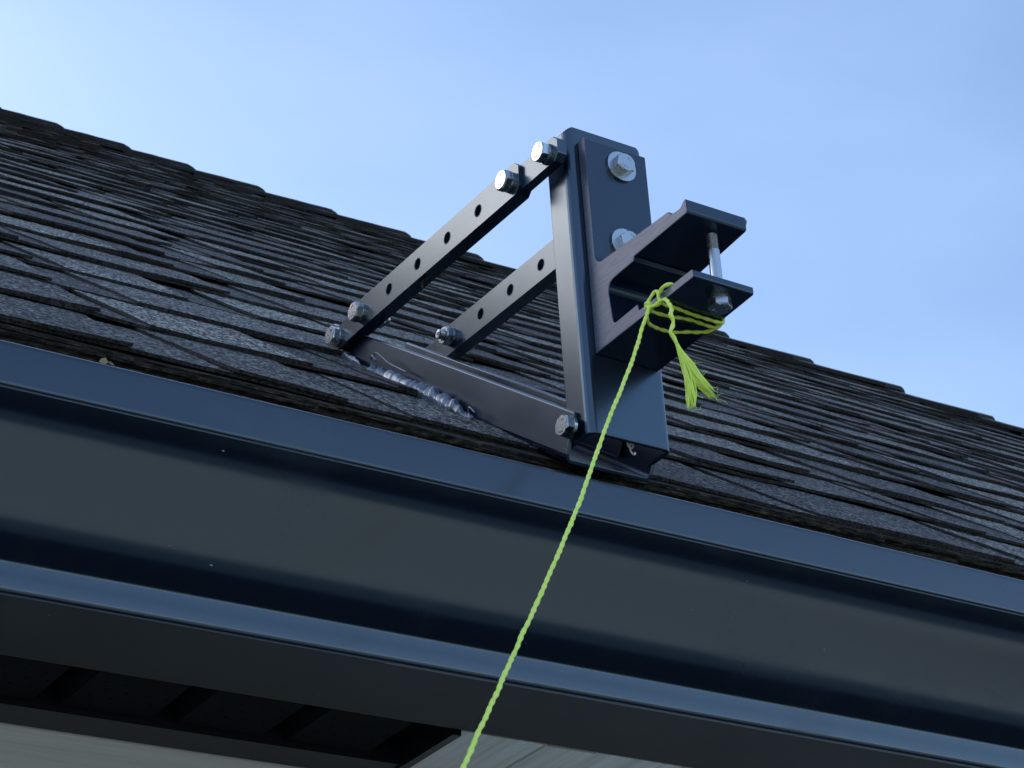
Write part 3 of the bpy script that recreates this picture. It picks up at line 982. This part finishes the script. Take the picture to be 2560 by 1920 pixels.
bm = bmesh.new(); tube(bm, [end+dl*.249, ground_pt], .00128, 8); parent_to(obj("line", bm, M_CORD), string)
# wraps round the arm
z_u = .6893
wrapA = [(.7300, .9262, .6925), (.7318, .9235, .6972), (.7325, .9195, .6985), (.7324, .9165, .6960), (.7330, .9125, .6982), (.7352, .9095, .6986), (.7380, .9085, .6984)]
cord(wrapA, 10, string, "loop", seed=3)
cord([(.7322, .9175, .6960), (.7328, .9180, .6925), (.7362, .9178, z_u), (.7432, .9177, z_u), (.7571, .9197, z_u), (.7687, .9199, z_u), (.7800, .9197, z_u), (.7824, .9197, .6920), (.7822, .9197, .6965), (.7800, .9197, .6984)], 10, string, "loop", seed=4)
cord([(.7312, .9270, .6900), (.7340, .9262, .6880), (.7400, .9262, .6880), (.7478, .9262, z_u-.0008), (.7614, .9256, z_u), (.7736, .9262, z_u), (.7805, .9255, z_u), (.7826, .9240, .6930)], 10, string, "loop", seed=5)
cord([(.7316, .9290, .6890), (.7318, .9300, .6865), (.7345, .9330, .6850), (.7400, .9360, .6850), (.7491, .9388, .6862), (.7574, .9380, .6862), (.7659, .9352, .6872), (.7733, .9335, .6880), (.7790, .9297, .6885), (.7822, .9235, .6900), (.7828, .9215, .6935)], 10, string, "loop", seed=6)
# free end: knot then tail, hanging in front
tail = [(.7308, .9265, .6900), (.7318, .9190, .6890), (.7330, .9130, .6895), (.7300, .9050, .6810), (.7278, .9010, .6745), (.7248, .8985, .6690), (.7262, .8985, .6650), (.7256, .8990, .6612), (.7244, .9000, .6580), (.7266, .9000, .6545), (.7284, .9000, .6505)]
cord(tail, 10, string, "tail", r=.0012, seed=7)
# knot
bm = bmesh.new()
kp = []
for i in range(60):
    a = i/60*4*math.pi
    kp.append(Vector((.7306 + .0012*math.cos(a), .9262 + .0016*math.sin(a), .6935 - i/60*.0045)))
tube(bm, kp, .0012, 10, lobes=3, twist=520, lobe_amp=.2)
parent_to(obj("knot", bm, M_CORD, smooth=True), string)

# frayed end: fine filaments in two tufts
bm = bmesh.new()
rf = random.Random(3)
K0 = Vector((.7284, .9000, .6505))
K0 = Vector((.7282, .9000, .6510))
core1 = [K0, Vector((.7312, .9003, .6430)), Vector((.7338, .9005, .6350)), Vector((.7352, .9008, .6265)), Vector((.7352, .9010, .6170)), Vector((.7350, .9012, .6090))]
core2 = [K0, Vector((.7315, .8997, .6440)), Vector((.7358, .8993, .6378)), Vector((.7405, .8990, .6305)), Vector((.7455, .8987, .6245)), Vector((.7512, .8984, .6190))]
def tuft(core, n, spread, lo, hi, r0):
    for i in range(n):
        a = rf.uniform(0, 2*math.pi); q = rf.random()**.5
        ox, oz = math.cos(a)*q, math.sin(a)*q
        ln = rf.uniform(lo, hi)
        P = spline(core, 5)
        m_ = max(5, int(len(P)*ln))
        pts_ = []
        for k, p in enumerate(P[:m_]):
            f = k/(len(P)-1)
            s_ = spread*(.30 + .9*math.sin(min(1, f*1.15)*math.pi*.62))
            wv = .00045*math.sin(k*.55 + a*3)
            pts_.append(p + Vector((ox*s_ + wv, oz*s_*.9, ox*s_*.35)))
        tube(bm, pts_, [r0]*(len(pts_)-2) + [r0*.7, r0*.3], 5)
tuft(core1, 70, .0027, .74, 1.0, .00034)
tuft(core2, 64, .0027, .76, 1.0, .00033)
# loose wisps
for i in range(26):
    c = rf.choice(core1[2:] + core2[2:] + core2[3:])
    d_ = Vector((rf.uniform(-.2, 1), rf.uniform(-.5, .5), rf.uniform(-.4, 1))).normalized()
    P = [c, c + d_*.0025, c + d_*.0050 + Vector((rf.uniform(-.0015, .0015), 0, rf.uniform(-.0015, .0015))), c + d_*.0070 + Vector((rf.uniform(-.002, .002), 0, rf.uniform(-.003, .001)))]
    tube(bm, spline(P, 4), .00009, 4)
for P in ([core1[4], (.7385, .9005, .6210), (.7400, .9003, .6195), (.7434, .9, .6189)],):
    tube(bm, spline(P, 5), .00022, 5)
parent_to(obj("frayed_end", bm, M_CORD, smooth=True), string)

# ------------------------------------------------------------------ dead leaf scraps on the gutter rim
for (lx, ly, lz, sc, lab) in ((.3962, .950, .5800, .0042, "tan curled leaf fragment on the gutter rim at far left, largest of the scraps"),
                          (.4000, .9485, .5765, .0022, "tiny tan leaf crumb just right of the larger leaf fragment on the gutter rim"),
                          (.4095, .9485, .5770, .0020, "tiny pale leaf crumb on the gutter rim, furthest right of the scraps at left")):
    bm = bmesh.new(); n = 7
    g = [[bm.verts.new((lx + (i/n-.5)*sc*2*(1-.5*(j/3)), ly + .0006*math.sin(i*1.1), lz + (j/3-.3)*sc*(.5+.5*math.sin(i*.9+.4)) + .0006*math.sin(i*2+j))) for j in range(4)] for i in range(n+1)]
    for i in range(n):
        for j in range(3): bm.faces.new((g[i][j], g[i+1][j], g[i+1][j+1], g[i][j+1]))
    o = obj("leaf_fragment", bm, M_LEAF)
    s_ = o.modifiers.new("thick", 'SOLIDIFY'); s_.thickness = .0004
    tag(o, lab, "leaf", "leaf scraps on the gutter rim")
